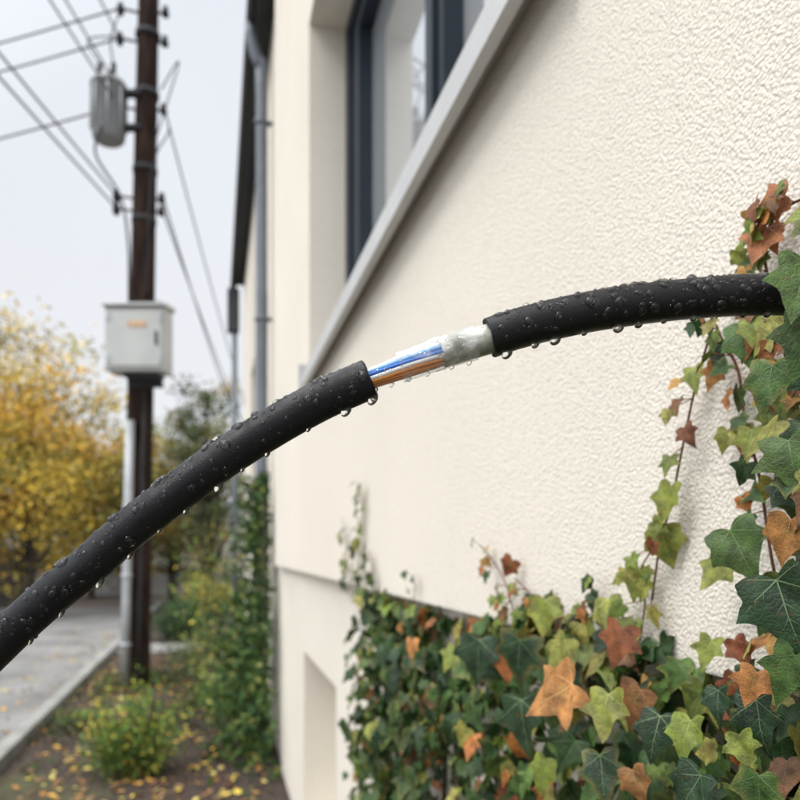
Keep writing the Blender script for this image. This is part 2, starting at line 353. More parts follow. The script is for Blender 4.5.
def sleeve(name,ua,ub,ra,rb,mat,amp,sd):
    sel=[i for i in range(nc) if ua<=uof(core[i])<=ub]; mb=MB()
    pts=[core[i] for i in sel]; m=len(pts); rr=[ra+(rb-ra)*i/m for i in range(m)]
    def w(i,an):
        e=mn.noise(Vector((i*.09,math.cos(an)*1.6,math.sin(an)*1.6+sd)))
        e2=mn.noise(Vector((i*.3,math.cos(an)*4,math.sin(an)*4+sd)))
        return 1+amp*e+amp*.5*e2
    fr=sweep(mb,pts,rr,56,0,cap=False,wob=w)
    n=56
    for row,sg in ((0,-1),(m-1,1)):
        for k in range(n):
            an=2*math.pi*k/n
            mb.v[row*n+k]=mb.v[row*n+k]+fr[row][1]*sg*.0024*abs(mn.noise(Vector((math.cos(an)*3,math.sin(an)*3,sd*2+row))))
    return mb.obj(name,[mat],cable,smooth=True)
sleeve('clear_film',400,474,.0078,.0090,M_film,.03,1.1)
sleeve('clear_film_collar',400,406,.0080,.0082,M_film,.03,4.1)
sleeve('clear_film_fold',432,441,.0086,.0091,M_film,.04,8.1)
M_foil,nt,b=newmat('foil_screen'); b.inputs['Metallic'].default_value=.12; b.inputs['Roughness'].default_value=.3
tc=nt.nodes.new('ShaderNodeTexCoord'); n=nt.nodes.new('ShaderNodeTexNoise'); n.inputs['Scale'].default_value=75; n.inputs['Detail'].default_value=4
L(nt,tc.outputs['Object'],n.inputs['Vector'])
r=nt.nodes.new('ShaderNodeValToRGB'); e=r.color_ramp.elements; e[0].position=.40;e[0].color=(.19,.20,.16,1);e[1].position=.64;e[1].color=(.60,.60,.57,1)
x=e.new(.5); x.color=(.32,.33,.29,1)
L(nt,n.outputs['Fac'],r.inputs['Fac']); L(nt,r.outputs['Color'],b.inputs['Base Color'])
bp=nt.nodes.new('ShaderNodeBump'); bp.inputs['Distance'].default_value=.0014; bp.inputs['Strength'].default_value=.5; L(nt,n.outputs['Fac'],bp.inputs['Height']); L(nt,bp.outputs['Normal'],b.inputs['Normal'])
sleeve('foil_screen',441,520,.0080,.0080,M_foil,.03,2.7)

M_water,nt,b=newmat('water'); b.inputs['Base Color'].default_value=(1,1,1,1); b.inputs['Roughness'].default_value=0.0
b.inputs['Transmission Weight'].default_value=1; b.inputs['IOR'].default_value=1.333; b.inputs['Specular IOR Level'].default_value=.8
n=nt.nodes.new('ShaderNodeTexNoise'); n.inputs['Scale'].default_value=50
r=nt.nodes.new('ShaderNodeMapRange'); r.inputs[3].default_value=0; r.inputs[4].default_value=.03; L(nt,n.outputs['Fac'],r.inputs[0]); L(nt,r.outputs[0],b.inputs['Roughness'])
mb=MB()
def drop(mb,c,N,T,rx,ry,rz,irr=.12,seg=14,rg=9):
    B=N.cross(T); vs=[];fs=[]; sd=R()*50
    for j in range(rg+1):
        ph=math.pi*j/rg
        for k in range(seg):
            th=2*math.pi*k/seg
            q=Vector((math.sin(ph)*math.cos(th),math.sin(ph)*math.sin(th),math.cos(ph)))
            ir=1+irr*mn.noise(q*1.3+Vector((sd,0,0)))*2
            vs.append(c+T*q.x*rx*ir+B*q.y*ry*ir+N*q.z*rz)
    for j in range(rg):
        for k in range(seg): fs.append((j*seg+k,(j+1)*seg+k,(j+1)*seg+(k+1)%seg,j*seg+(k+1)%seg))
    mb.add(vs,fs)
def on(fr,u):
    return min(fr,key=lambda f:abs(uof(f[0])-u))
visL=[f for f in frL if -40<uof(f[0])<366 and abs(f[0].y-D)<.01]; visR=[f for f in frR if 495<uof(f[0])<860]
for fr,cnt in ((visL,330),(visR,330)):
    for _ in range(cnt):
        p,T,N,B=random.choice(fr); p=p+T*U(-.001,.001)
        up=Vector((0,0,1)); up=(up-T*up.dot(T)).normalized(); fo=Vector((0,-1,0)); fo=(fo-T*fo.dot(T)-up*fo.dot(up)).normalized()
        a=U(-.8,1.6)
        if R()<.12: a=U(0,2*math.pi)
        n_=(fo*math.cos(a)+up*math.sin(a)).normalized()
        q=R(); r=.00045+.0011*q**2+(.0012 if R()<.18 else 0)
        drop(mb,p+n_*(RO-.0001),n_,T if R()<.5 else (T*.7+n_.cross(T)*.7).normalized(),r*U(.9,1.5),r*U(.8,1.15),r*U(.55,.8),.16,seg=12,rg=8)
for fr,us in ((visL,[18,50,88,120,147,177,207,232,258,300,337,364]),(visR,[502,527,551,580,613,633,662,690,742,765,790])):
    for u in us:
        p,T,N,B=on(fr,u); up=Vector((0,0,1)); up=(up-T*up.dot(T)).normalized()
        r=U(.0013,.0021)
        if u in (88,337,502,551,613,207,364): r=.0027
        drop(mb,p-up*(RO+r*.25)+Vector((0,-.002,0)),Vector((0,0,1)),T,r*1.15,r,r*1.05,.04,16,11)
for u in (376,392,410,428,452,470):
    p,T,N,B=on(cfr,u); drop(mb,p-Vector((0,0,1))*(.0070+(u-376)*.00003),Vector((0,0,1)),T,.0015,.0013,.0013,.05)
for _ in range(45):
    u=U(375,486); p,T,N,B=on(cfr,u); a=U(-.5,1.5); n_=(Vector((0,-1,0))*math.cos(a)+Vector((0,0,1))*math.sin(a)).normalized()
    rr=.0062 if u<399 else (.0080+.0011*(u-399)/75 if u<474 else .0081); r=U(.0003,.0010)
    drop(mb,p+n_*rr,n_,T,r*1.2,r,r*.6)
mb.obj('water_drops',[M_water],cable,smooth=True)

# ------------------------------------------------------------------ ivy
HALF=[(0,0),(.10,-.10),(.24,-.16),(.42,-.15),(.40,.02),(.35,.13),(.48,.22),(.62,.40),(.44,.42),(.28,.47),(.22,.62),(.10,.84),(0,1.04)]
HALF2=[(0,0),(.13,-.11),(.28,-.13),(.42,-.06),(.43,.06),(.42,.17),(.48,.27),(.52,.41),(.40,.46),(.29,.56),(.20,.70),(.09,.87),(0,1.02)]
def outline(w,hi):
    f=R(); h=[((a[0]*f+b[0]*(1-f))*w,a[1]*f+b[1]*(1-f)) for a,b in zip(HALF,HALF2)]
    if hi:
        q=[];n=len(h)
        for i in range(n-1):
            p0=h[max(i-1,0)];p1=h[i];p2=h[i+1];p3=h[min(i+2,n-1)]
            if i in (3,7): p0=p1
            if i+1 in (3,7): p3=p2
            q.append(p1)
            for t in (.33,.67):
                q.append(tuple(.5*((2*p1[k])+(p2[k]-p0[k])*t+(2*p0[k]-5*p1[k]+4*p2[k]-p3[k])*t*t+(3*p1[k]-p0[k]-3*p2[k]+p3[k])*t**3) for k in (0,1)))
        q.append(h[-1]); h=q
    return h+[(-x,y) for x,y in h[-2:0:-1]]
VE=[(0,1),(.57,.385),(-.57,.385),(.39,-.12),(-.39,-.12)]
GREEN=[(.020,.050,.012),(.030,.070,.016),(.048,.10,.02),(.034,.078,.022),(.075,.13,.028),(.016,.04,.014)]
YG=[(.20,.22,.04),(.15,.19,.035),(.27,.25,.06),(.12,.17,.032)]
AUT=[(.36,.15,.035),(.30,.11,.03),(.20,.07,.028),(.40,.23,.06),(.15,.075,.03)]
def jit(c,a=.25):
    k=1+U(-a,a); return tuple(max(0,x*k*(1+U(-.06,.06))) for x in c)
def leaf(mb,P,Nn,Tip,size,col,veins=True,vcol=None,hi=False):
    Nn=Nn.normalized(); Tip=(Tip-Nn*Tip.dot(Nn)).normalized(); X=Tip.cross(Nn)
    o=outline(U(.84,1.12),hi); n=len(o); c=(0,.2)
    fold=U(.02,.30); droop=U(.05,.65); tw=U(-.3,.3); wv=U(.015,.045); ph=R()*6
    ou=(R()*40,R()*40)
    def zz(x,y): return fold*abs(x)-droop*(y-.1)**2*.6-.3*x*x*(1 if fold<.1 else .3)+tw*x*y+wv*math.sin(9*x+7*y+ph)
    def PT(x,y,off=0): return P+(X*x+Tip*y+Nn*(zz(x,y)+off))*size
    vs=[PT(*c)];uv=[(c[0]+ou[0],c[1]+ou[1])]
    edge=jit(col,.1); cen=tuple(x*.9 for x in col)
    if R()<.35 and col[1]>col[0]: edge=tuple(a*.6+b*.4 for a,b in zip(col,(.24,.18,.05)))
    if col[0]>col[1]*1.6 and R()<.5: cen=tuple(a*.5+b*.5 for a,b in zip(col,(.16,.17,.04)))
    cs=[cen]; fr_=(.33,.66,1) if hi else (.5,1)
    for f in fr_:
        for x,y in o:
            xx=c[0]+(x-c[0])*f; yy=c[1]+(y-c[1])*f
            if f==1: j=.005 if hi else .012; xx+=U(-j,j); yy+=U(-j,j)
            vs.append(PT(xx,yy)); uv.append((xx+ou[0],yy+ou[1])); cs.append(edge if f==1 else col)
    fs=[(0,1+k,1+(k+1)%n) for k in range(n)]
    for g in range(len(fr_)-1): fs+=[(1+g*n+k,1+(g+1)*n+k,1+(g+1)*n+(k+1)%n,1+g*n+(k+1)%n) for k in range(n)]
    mb.add(vs,fs,0,col,uv,cs)
    if veins:
        vc=vcol or tuple(min(.6,x*1.45+.035) for x in col)
        for tx,ty in VE:
            nx,ny=-(ty),(tx); l=math.hypot(nx,ny); nx/=l;ny/=l
            vv=[];ff=[]
            for q in range(5):
                f=q/4*.9; w=.010*(1-f*.88)
                for sg in (-1,1): vv.append(PT(tx*f+nx*w*sg,ty*f+ny*w*sg,.006))
            for q in range(4): ff.append((2*q,2*q+1,2*q+3,2*q+2))
            mb.add(vv,ff,0,vc,[(ou)]*len(vv))
            if hi:
                for f0 in (.3,.5,.7):
                    for sg in (-1,1):
                        ax,ay=tx*f0,ty*f0; dx,dy=(tx*.6+nx*sg*l*0.55)*.28,(ty*.6+ny*sg*l*.55)*.28
                        ex,ey=ax+dx*(1-f0*.5),ay+dy*(1-f0*.5); mx_,my_=(ax+ex)/2,(ay+ey)/2
                        nnx,nny=-dy*.02,dx*.02
                        mb.add([PT(ax-nnx,ay-nny,.005),PT(ax+nnx,ay+nny,.005),PT(mx_+nnx*.7,my_+nny*.7,.006),PT(mx_-nnx*.7,my_-nny*.7,.006),PT(ex,ey,.005)],[(0,1,2,3),(3,2,4)],0,tuple(x*.85 for x in vc),[ou]*5)
def stem(mb,pts,r,col): sweep(mb,pts,r,6,1,col)
OUT=Vector((-NX[0],-NX[1],0)); ALG=Vector((AX[0],AX[1],0)); UP=Vector((0,0,1))
def facing(sp=.5): return OUT+UP*U(-.05,.6)+ALG*U(-.7,.35)+Vector((G(0,1),G(0,1),G(0,1)))*sp*.55
def tipdir(a=None):
    a=G(0,.65) if a is None else a
    return -UP*math.cos(a)+ALG*math.sin(a)
iv=MB()
def pick(w):
    q=R()
    if q<w[0]: return jit(random.choice(GREEN))
    if q<w[0]+w[1]: return jit(random.choice(YG))
    return jit(random.choice(AUT))
TOP=[(.0,1.60),(.52,1.53),(.585,1.51),(.62,1.495),(.71,1.495),(.783,1.515),(.874,1.53),(.988,1.53),(1.137,1.50),(1.34,1.48),(1.63,1.475),(2.0,1.49),(2.2,1.50),(2.35,1.3)]
def ztop(s):
    for (a,b),(c,d) in zip(TOP,TOP[1:]):
        if a<=s<=c: return b+(d-b)*(s-a)/(c-a)
    return 1.5
cnt=0
while cnt<5200:
    s=U(.02,2.3); q=R()**1.3; zt=ztop(s)
    z=zt-q*1.25
    if (s-1.33)**2/.03+(z-1.17)**2/.03<.5 and R()<.85: continue
    if s>2.0 and R()<(s-2.0)*2.5: continue
    if mn.noise(Vector((s*5,z*5,0)))<-.38 and R()<.6: continue
    dep=-.005-.10*R()*min(1,.25+(zt-z)*6)
    rim=(zt-z)<.05
    zoneA=max(0,mn.noise(Vector((s*4+7,z*4,2))))
    w=(.48,.34,.18) if rim else (.88-.45*zoneA,.08+.25*zoneA,.04+.20*zoneA)
    if s<1.0: w=(w[0]*.84,w[1]+.09,w[2]+.06)
    near=s<1.7 and z>.9
    size=(.017+.034*R()**1.3)*(.9 if rim else 1)
    if s>1.4: size*=1.1
    leaf(iv,W(s,.04+dep if z<1.47 else min(-.006,dep),z),facing(.85),tipdir(),size,pick(w),near,None,s<1.1 and z>1.2)
    cnt+=1
cnt=0
while cnt<720:
    s=U(.02,.60); z=U(1.35,1.84)
    lim=.535+.05*(1.84-z)/.4+.03*mn.noise(Vector((z*14,0,1)))
    if z>1.78: lim=.50
    if s>lim: continue
    if mn.noise(Vector((s*14,z*14,4)))<-.12 and R()<.8: continue
    hi=(z-1.35)/.5
    w=(.78-.45*hi,.15+.25*hi,.07+.20*hi)
    leaf(iv,W(s,U(-.075,-.008),z),facing(.75),tipdir(),(.015+.025*R())*(1-.2*hi),pick(w),True,None,True); cnt+=1
def WP(u,v,t=-.012):
    k=(u-400)/750; s=(.439+NX[0]*t-NX[1]*k*t)/(-AX[0]+AX[1]*k); y=AX[1]*s+NX[1]*t
    return W(s,t,1.6+(550-v)/750*y), y
def sprig(pts,r,n,sz,w,col=(.13,.055,.03),t=-.010,side=.016):
    P=[WP(u,v,t-.004*(i%2))[0] for i,(u,v) in enumerate(pts)]
    path=catmull(P,.006); stem(iv,path,r,col)
    for k in range(n):
        p=random.choice(path); f=facing(.4)
        off=ALG*U(-side,side)+UP*U(-side,side)*.6+OUT*U(.004,.02)
        stem(iv,[p,p+off*.6,p+off],.0005,(.22,.10,.06))
        leaf(iv,p+off,f,tipdir(G(0,.6)),U(*sz),pick(w),True,None,True)
sprig([(652,600),(660,545),(672,500),(684,440),(696,385),(712,330),(735,275),(757,235),(790,205),(830,190)],.0011,18,(.010,.022),(.2,.5,.3))
sprig([(790,640),(772,560),(760,480),(745,420),(738,370),(722,340),(716,325)],.0012,18,(.012,.026),(.4,.35,.25))
sprig([(800,420),(780,330),(765,260),(770,225),(790,200)],.0012,34,(.013,.026),(.15,.4,.45))
sprig([(520,640),(508,590),(494,562),(480,545)],.0010,20,(.010,.020),(.25,.35,.4))
sprig([(362,600),(358,560),(363,520),(360,485)],.0018,36,(.018,.034),(.35,.6,.05),side=.04)
sprig([(352,600),(347,560),(345,525)],.0015,22,(.018,.03),(.5,.45,.05),side=.04)
sprig([(375,600),(372,570),(370,550)],.0015,14,(.018,.03),(.5,.45,.05),side=.03)
sprig([(590,640),(592,600),(590,575)],.0008,9,(.012,.02),(.4,.4,.2))
sprig([(555,640),(535,600),(515,578)],.0010,12,(.013,.022),(.3,.4,.3))
sprig([(410,620),(415,590),(412,575)],.001,10,(.014,.024),(.4,.5,.1))
sprig([(640,640),(645,600),(640,572),(655,545)],.0009,8,(.014,.022),(.3,.6,.1))
DK=(.020,.048,.019);MG=(.06,.115,.025);Y1=(.19,.22,.04);O1=(.44,.20,.06);RB=(.21,.075,.03);BR=(.21,.10,.035)
PV=(.14,.20,.10)
for u,v,px,ang,c,t in [(672,486,40,.2,Y1,-.02),(661,530,38,-.3,Y1,-.02),(640,570,32,.3,Y1,-.02),(607,600,38,-.2,Y1,-.03),(693,368,26,-.2,Y1,-.02),
  (718,366,26,.5,O1,-.02),(572,684,62,.9,O1,-.10),(608,694,46,-.1,Y1,-.11),(622,628,42,.3,RB,-.06),(690,720,44,0,Y1,-.09),(640,690,46,.4,BR,-.07),
  (520,640,50,.2,DK,-.08),(522,700,54,-.2,DK,-.10),(566,640,38,.4,Y1,-.07),(480,640,42,.1,DK,-.08),(756,700,56,-.2,DK,-.09),(776,580,76,-.4,DK,-.09),(730,530,58,-.6,MG,-.05),
  (788,440,58,-.3,MG,-.07),(790,520,48,.3,O1,-.07),(772,365,52,.2,MG,-.05),(743,325,50,-.3,MG,-.03),(768,228,38,.3,(.32,.13,.05),-.02),(785,195,34,1.4,(.30,.11,.05),-.02),
  (757,672,36,.4,O1,-.1),(712,640,32,.2,Y1,-.03),(735,640,30,-.5,RB,-.03),(660,716,46,.2,DK,-.09),(600,755,50,-.3,DK,-.11),(700,775,50,.3,DK,-.10),(760,775,50,.1,MG,-.12),
  (545,600,36,0,Y1,-.04),(512,560,22,.8,RB,-.02),(795,655,56,.4,MG,-.1),(412,640,22,0,O1,-.09),(724,560,36,.5,Y1,-.03),(752,430,32,.1,Y1,-.03),(782,480,46,-.8,DK,-.06),(727,430,24,.3,Y1,-.015),
  (740,735,34,-.4,Y1,-.10),(680,665,30,.4,MG,-.06),(718,690,34,-.2,DK,-.07),(455,650,24,.3,Y1,-.09),(545,760,36,.2,Y1,-.11),(632,770,36,-.5,BR,-.11)]:
    p,y=WP(u,v,t)
    leaf(iv,p,OUT+UP*.25+ALG*-.55+Vector((G(0,.18),G(0,.18),G(0,.18))),tipdir(ang),px/750*y*1.05,jit(c,.08),True,PV if c in(DK,) else None,True)
p=C(806,262,.375); leaf(iv,p,Vector((-.3,-1,.2)),Vector((-.25,0,-1)),.032,(.08,.14,.035),hi=True)
p=C(812,318,.385); leaf(iv,p,Vector((-.4,-1,.1)),Vector((-.3,0,-1)),.034,(.05,.10,.025),hi=True)
stem(iv,catmull([C(806,262,.375),(.24,.385,1.76),W(.38,-.01,1.72)],.01),.0008,(.2,.08,.05))
for k in range(16):
    s=U(.1,2.2); P=[]
    z=0.0
    while z<ztop(s)-.03: P.append(W(s,.02,z)); z+=.15; s=min(2.25,max(.05,s+G(0,.03)))
    stem(iv,catmull(P,.05),U(.002,.005),(.09,.06,.04))
M_ivy=vmat('ivy_leaf',.45,.15,.32,veins=True); M_stem=vmat('ivy_stem',.8,0,.2)
iv.obj('ivy_plant',[M_ivy,M_stem],smooth=True)

# ------------------------------------------------------------------ generic foliage
M_fol=vmat('foliage',.65,0,.2); M_bark=PM('bark',(.07,.055,.045),.9,0,.3,8,20,.6,.02)
def qleaf(mb,P,size,col,flat=0):
    a=Vector((G(0,1),G(0,1),G(0,1)*(1-flat))).normalized(); b=Vector((G(0,1),G(0,1),G(0,1)*(1-flat))); b=(b-a*b.dot(a)).normalized(); n=a.cross(b)
    mb.add([P-a*size*.5,P+b*size*.3+n*size*.08,P+a*size*.5,P-b*size*.3+n*size*.08],[(0,1,2,3)],0,col)
def tree(name,x,y,h,cw,cb,pal,nl,ls,seed,clumps=55,trunk=.14):
    random.seed(seed); mb=MB()
    c0=Vector((x,y,cb+(h-cb)*.5)); rz=(h-cb)*.5; rx=cw*.5
    sweep(mb,[(x,y,-.1),(x+.05,y,h*.3),(x-.05,y,h*.6),(x,y,h*.9)],[trunk,trunk*.8,trunk*.5,trunk*.12],9,1)
    for k in range(clumps):
        q=Vector((G(0,1),G(0,1),G(0,1))).normalized()*(R()**.45)
        cc=c0+Vector((q.x*rx,q.y*rx,q.z*rz)); cc+=Vector((G(0,.12),G(0,.12),G(0,.12)))*rx
        zb=max(h*.15,cc.z-rz*.7)
        b0=Vector((x,y,min(zb,h*.75)))
        sweep(mb,[b0,b0.lerp(cc,.5)+Vector((0,0,-.1*rx*.3)),cc],[trunk*.25,trunk*.12,.008],5,1)
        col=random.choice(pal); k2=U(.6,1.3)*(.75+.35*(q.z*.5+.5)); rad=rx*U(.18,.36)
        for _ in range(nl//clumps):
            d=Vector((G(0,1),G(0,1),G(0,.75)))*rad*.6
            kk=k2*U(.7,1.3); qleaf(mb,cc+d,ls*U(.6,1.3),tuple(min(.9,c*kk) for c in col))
    return mb.obj(name,[M_fol,M_bark])
YEL=[(.66,.46,.06),(.60,.42,.07),(.48,.38,.08),(.33,.31,.08),(.66,.38,.06)]
GRN=[(.09,.12,.05),(.12,.16,.06),(.15,.17,.06),(.08,.10,.05)]
OLV=[(.22,.22,.08),(.30,.27,.09),(.16,.17,.07),(.34,.26,.09)]
PAL=[(.50,.50,.42),(.44,.46,.38),(.52,.49,.38)]  # pale greys: distance haze mixed into the leaf colours
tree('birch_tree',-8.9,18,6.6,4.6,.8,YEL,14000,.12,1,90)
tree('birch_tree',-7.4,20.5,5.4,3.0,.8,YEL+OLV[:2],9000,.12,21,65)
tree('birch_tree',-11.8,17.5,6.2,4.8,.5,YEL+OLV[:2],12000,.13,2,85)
tree('maple_tree',-14.5,27,10.5,5.5,2.5,[(.42,.38,.20),(.38,.37,.22),(.46,.40,.2)],6000,.16,3)  # far tree, leaf colours lightened in place of haze
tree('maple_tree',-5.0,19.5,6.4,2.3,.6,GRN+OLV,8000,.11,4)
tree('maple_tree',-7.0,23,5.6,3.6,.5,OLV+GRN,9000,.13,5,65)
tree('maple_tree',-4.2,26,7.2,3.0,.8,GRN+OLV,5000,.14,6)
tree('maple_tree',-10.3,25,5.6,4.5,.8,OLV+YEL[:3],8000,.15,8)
random.seed(30); mb=MB()
for k in range(260):
    x=U(-60,20); y=U(42,58); h=4.5+4.0*(mn.noise(Vector((x*.12,y*.1,0)))+.5)+U(-1,1)
    col=random.choice(PAL+[(.30,.33,.28),(.36,.35,.27),(.28,.31,.27)]); cc=Vector((x,y,h*U(.1,.9)))  # haze is put into these faded colours
    for _ in range(90):
        d=Vector((G(0,1.1),G(0,1),G(0,.9))); kk=U(.7,1.2)
        qleaf(mb,Vector((cc.x+d.x,cc.y+d.y,max(.1,cc.z+d.z))),U(.3,.6),tuple(c*kk for c in col))
mb.obj('distant_trees',[M_fol])
def shrub(name,x,y,h,w,pal,n,ls,seed,stems=14):
    random.seed(seed); mb=MB()
    tips=[]
    for k in range(stems):
        a=U(0,6.28); r=w*.5*math.sqrt(R()); t=Vector((x+r*math.cos(a),y+r*math.sin(a),h*U(.45,1)*(1-.35*(r/(w*.5))**2)))
        b0=Vector((x+r*.2*math.cos(a),y+r*.2*math.sin(a),-.02)); sweep(mb,[b0,b0.lerp(t,.5)+Vector((0,0,.05)),t],[.008,.006,.003],5,1); tips.append((b0,t))
    for _ in range(n):
        b0,t=random.choice(tips); p=b0.lerp(t,U(.25,1.03)); sp=w*.09
        p=p+Vector((G(0,sp),G(0,sp),G(0,sp*.7))); p.z=max(.02,p.z)
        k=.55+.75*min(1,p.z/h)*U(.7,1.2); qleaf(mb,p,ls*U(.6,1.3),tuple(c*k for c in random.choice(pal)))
    return mb.obj(name,[M_fol,M_bark])
FG=[(.12,.22,.045),(.17,.27,.05),(.09,.18,.04),(.20,.28,.06),(.09,.16,.04),(.50,.42,.06)]
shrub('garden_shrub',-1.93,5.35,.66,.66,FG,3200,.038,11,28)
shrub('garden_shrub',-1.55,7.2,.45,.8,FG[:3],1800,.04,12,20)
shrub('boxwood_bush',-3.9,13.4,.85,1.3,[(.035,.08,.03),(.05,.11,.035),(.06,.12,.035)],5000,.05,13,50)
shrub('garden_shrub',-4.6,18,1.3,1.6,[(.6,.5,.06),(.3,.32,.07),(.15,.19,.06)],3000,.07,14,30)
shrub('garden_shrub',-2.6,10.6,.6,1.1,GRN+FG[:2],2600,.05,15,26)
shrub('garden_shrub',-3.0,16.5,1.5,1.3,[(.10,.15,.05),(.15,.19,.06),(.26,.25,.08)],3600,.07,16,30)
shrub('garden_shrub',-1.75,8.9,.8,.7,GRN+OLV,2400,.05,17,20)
shrub('garden_shrub',-12,20.9,1.5,3.5,OLV+GRN,4000,.08,18,40)
random.seed(40); mb=MB()
for k in range(190):
    s=U(5.6,12.2); t=U(-1.75,-.15)
    if mn.noise(Vector((s*.9,t*1.2,9)))<-.1: continue
    h=U(.05,.26); col=random.choice(FG[:5]+GRN)
    for _ in range(46):
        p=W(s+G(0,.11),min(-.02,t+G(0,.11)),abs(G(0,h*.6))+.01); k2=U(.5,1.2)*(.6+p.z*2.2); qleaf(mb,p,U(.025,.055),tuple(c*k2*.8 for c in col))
mb.obj('ground_cover_plants',[M_fol])
random.seed(41); mb=MB()
for k in range(2600):
    if R()<.8: s=U(2,12);t=U(-1.9,0.0);z=.012
    else: s=U(2,16);t=-2.1-abs(G(0,.9));z=.014
    c=random.choice([(.70,.52,.08),(.60,.35,.07),(.42,.19,.05),(.2,.09,.04),(.60,.50,.14),(.13,.07,.04),(.25,.15,.07)])
    qleaf(mb,W(s,t,z+U(0,.02)),U(.025,.08),c,.85)
mb.obj('fallen_leaves',[M_fol])
random.seed(42); mb=MB()
for k in range(9):
    s=U(5.9,7.2);P=[]
    for i in range(9): P.append(W(s,-.05-.03*R(),i*.25)); s+=G(0,.05)
    sweep(mb,P,.006,5,1)
for _ in range(6000):
    z=2.2*R()**1.1; wd=.55*(1-z/2.9); s=6.4+G(0,wd); t=-.01-abs(G(0,.22*(1-z/3.2)))
    if mn.noise(Vector((s*3,z*3,t*4)))<-.3: continue
    col=random.choice(GREEN+[(.05,.10,.03),(.08,.13,.04),(.2,.22,.06)]); qleaf(mb,W(s,t,z+.02),U(.04,.08),jit(col,.3))
mb.obj('climbing_plant',[M_fol,M_bark])
random.seed(43); mb=MB()
for k in range(7):
    x0=W(8.2+U(-.5,.5),U(-.75,-.35),0); tp=x0+Vector((G(0,.08),G(0,.08),U(1.3,2.1)))
    sweep(mb,[x0,x0.lerp(tp,.5),tp],.005,5,1)
    for _ in range(110): qleaf(mb,x0.lerp(tp,U(.15,1))+Vector((G(0,.07),G(0,.07),G(0,.05))),U(.03,.06),jit(random.choice(OLV+FG),.3))
mb.obj('tall_garden_plant',[M_fol,M_bark])

# ------------------------------------------------------------------ far garden wall, fence
mb=MB(); x=-14.0
while x<-1.5:
    box(mb,x,x+1.99,26.6,26.85,-.1,.95); box(mb,x-.02,x+2.0,26.55,26.9,.952,1.03); x+=2.02
mb.obj('garden_wall',[PM('wall_concrete',(.34,.34,.33),.9,0,.2,1.5,30,.4,.01)],bevel=.01)
mb=MB(); x=-14.4
while x<-9.9:
    box(mb,x,x+.13,20,20.03,.05,1.65+U(-.01,.01)); x+=.145
box(mb,-14.4,-9.9,20.032,20.07,.4,.5);box(mb,-14.4,-9.9,20.032,20.07,1.3,1.4)
for x in (-14.4,-12.2,-10.0): box(mb,x-.06,x+.06,20.072,20.19,-.1,1.75)
mb.obj('wooden_fence',[PM('dark_timber',(.08,.07,.062),.85,0,.3,5)],bevel=.006)

# ------------------------------------------------------------------ utility pole
PX,PY=-3.15,8.9
pole=empty('utility_pole')
M_pole,nt,b=newmat('creosote_wood'); b.inputs['Roughness'].default_value=.95; b.inputs['Specular IOR Level'].default_value=.1
tc=nt.nodes.new('ShaderNodeTexCoord'); mp=nt.nodes.new('ShaderNodeMapping'); mp.inputs['Scale'].default_value=(14,14,.9)
n=nt.nodes.new('ShaderNodeTexNoise'); n.inputs['Scale'].default_value=2.5; n.inputs['Detail'].default_value=8
L(nt,tc.outputs['Object'],mp.inputs['Vector']); L(nt,mp.outputs[0],n.inputs['Vector'])
r=nt.nodes.new('ShaderNodeValToRGB'); e=r.color_ramp.elements; e[0].position=.35;e[0].color=(.011,.007,.006,1);e[1].position=.7;e[1].color=(.055,.035,.028,1)
L(nt,n.outputs['Fac'],r.inputs['Fac']); L(nt,r.outputs['Color'],b.inputs['Base Color'])
bp=nt.nodes.new('ShaderNodeBump'); bp.inputs['Distance'].default_value=.02; bp.inputs['Strength'].default_value=.6; L(nt,n.outputs['Fac'],bp.inputs['Height']); L(nt,bp.outputs['Normal'],b.inputs['Normal'])
lean=.0205
def pp(z): return Vector((PX+lean*(z),PY,z))
mb=MB(); sweep(mb,[pp(z) for z in [-.3+i*.5 for i in range(20)]],[.175-.065*i/19 for i in range(20)],20)
mb.obj('pole_shaft',[M_pole],pole,smooth=True)
M_galv=PM('galvanised_steel',(.42,.44,.46),.5,.2,.12,5)
M_dkm=PM('dark_fittings',(.04,.04,.045),.7,0,.2,5,spec=.2)
mb=MB()
sweep(mb,[pp(z)+Vector((-.045,-.20,0)) for z in (0,1,2,3.1)],.052,12)
for z in (.5,1.3,2.1): sweep(mb,[pp(z-.02)+Vector((-.045,-.20,0)),pp(z+.02)+Vector((-.045,-.20,0))],.064,14)
mb.obj('riser_conduit',[M_galv],pole,smooth=True)
mb=MB()
for z in (5.5,6.1,7.0,7.7): sweep(mb,[pp(z-.03),pp(z+.03)],.145,18)
sweep(mb,[pp(z)+Vector((.10,-.165,0)) for z in (.0,1,2,3.5)],.018,8)
for z in (5.6,5.75,6.8,7.6,7.95):
    q=pp(z); sweep(mb,[q,q+Vector((-.3,-.08,.02))],.015,8)
    sweep(mb,[q+Vector((-.3,-.08,-.06)),q+Vector((-.3,-.08,0)),q+Vector((-.3,-.08,.08))],[.03,.05,.03],10)
    q2=q+Vector((.12,-.05,0)); sweep(mb,[q,q2+Vector((.1,0,0))],.015,8); sweep(mb,[q2+Vector((.1,0,-.05)),q2+Vector((.1,0,.06))],[.045,.03],10)
mb.obj('pole_fittings',[M_dkm],pole,smooth=True)
cab=empty('electrical_cabinet')
cx=-2.98
M_cab=PM('cabinet_paint',(.46,.475,.47),.5,0,.08,3)
mb=MB(); y0=PY-.48
box(mb,cx-.335,cx+.335,y0,PY-.16,3.62,4.33)
box(mb,cx-.31,cx+.31,y0-.022,y0-.002,3.66,4.29)
mb.obj('cabinet_body',[M_cab],cab,bevel=.012)
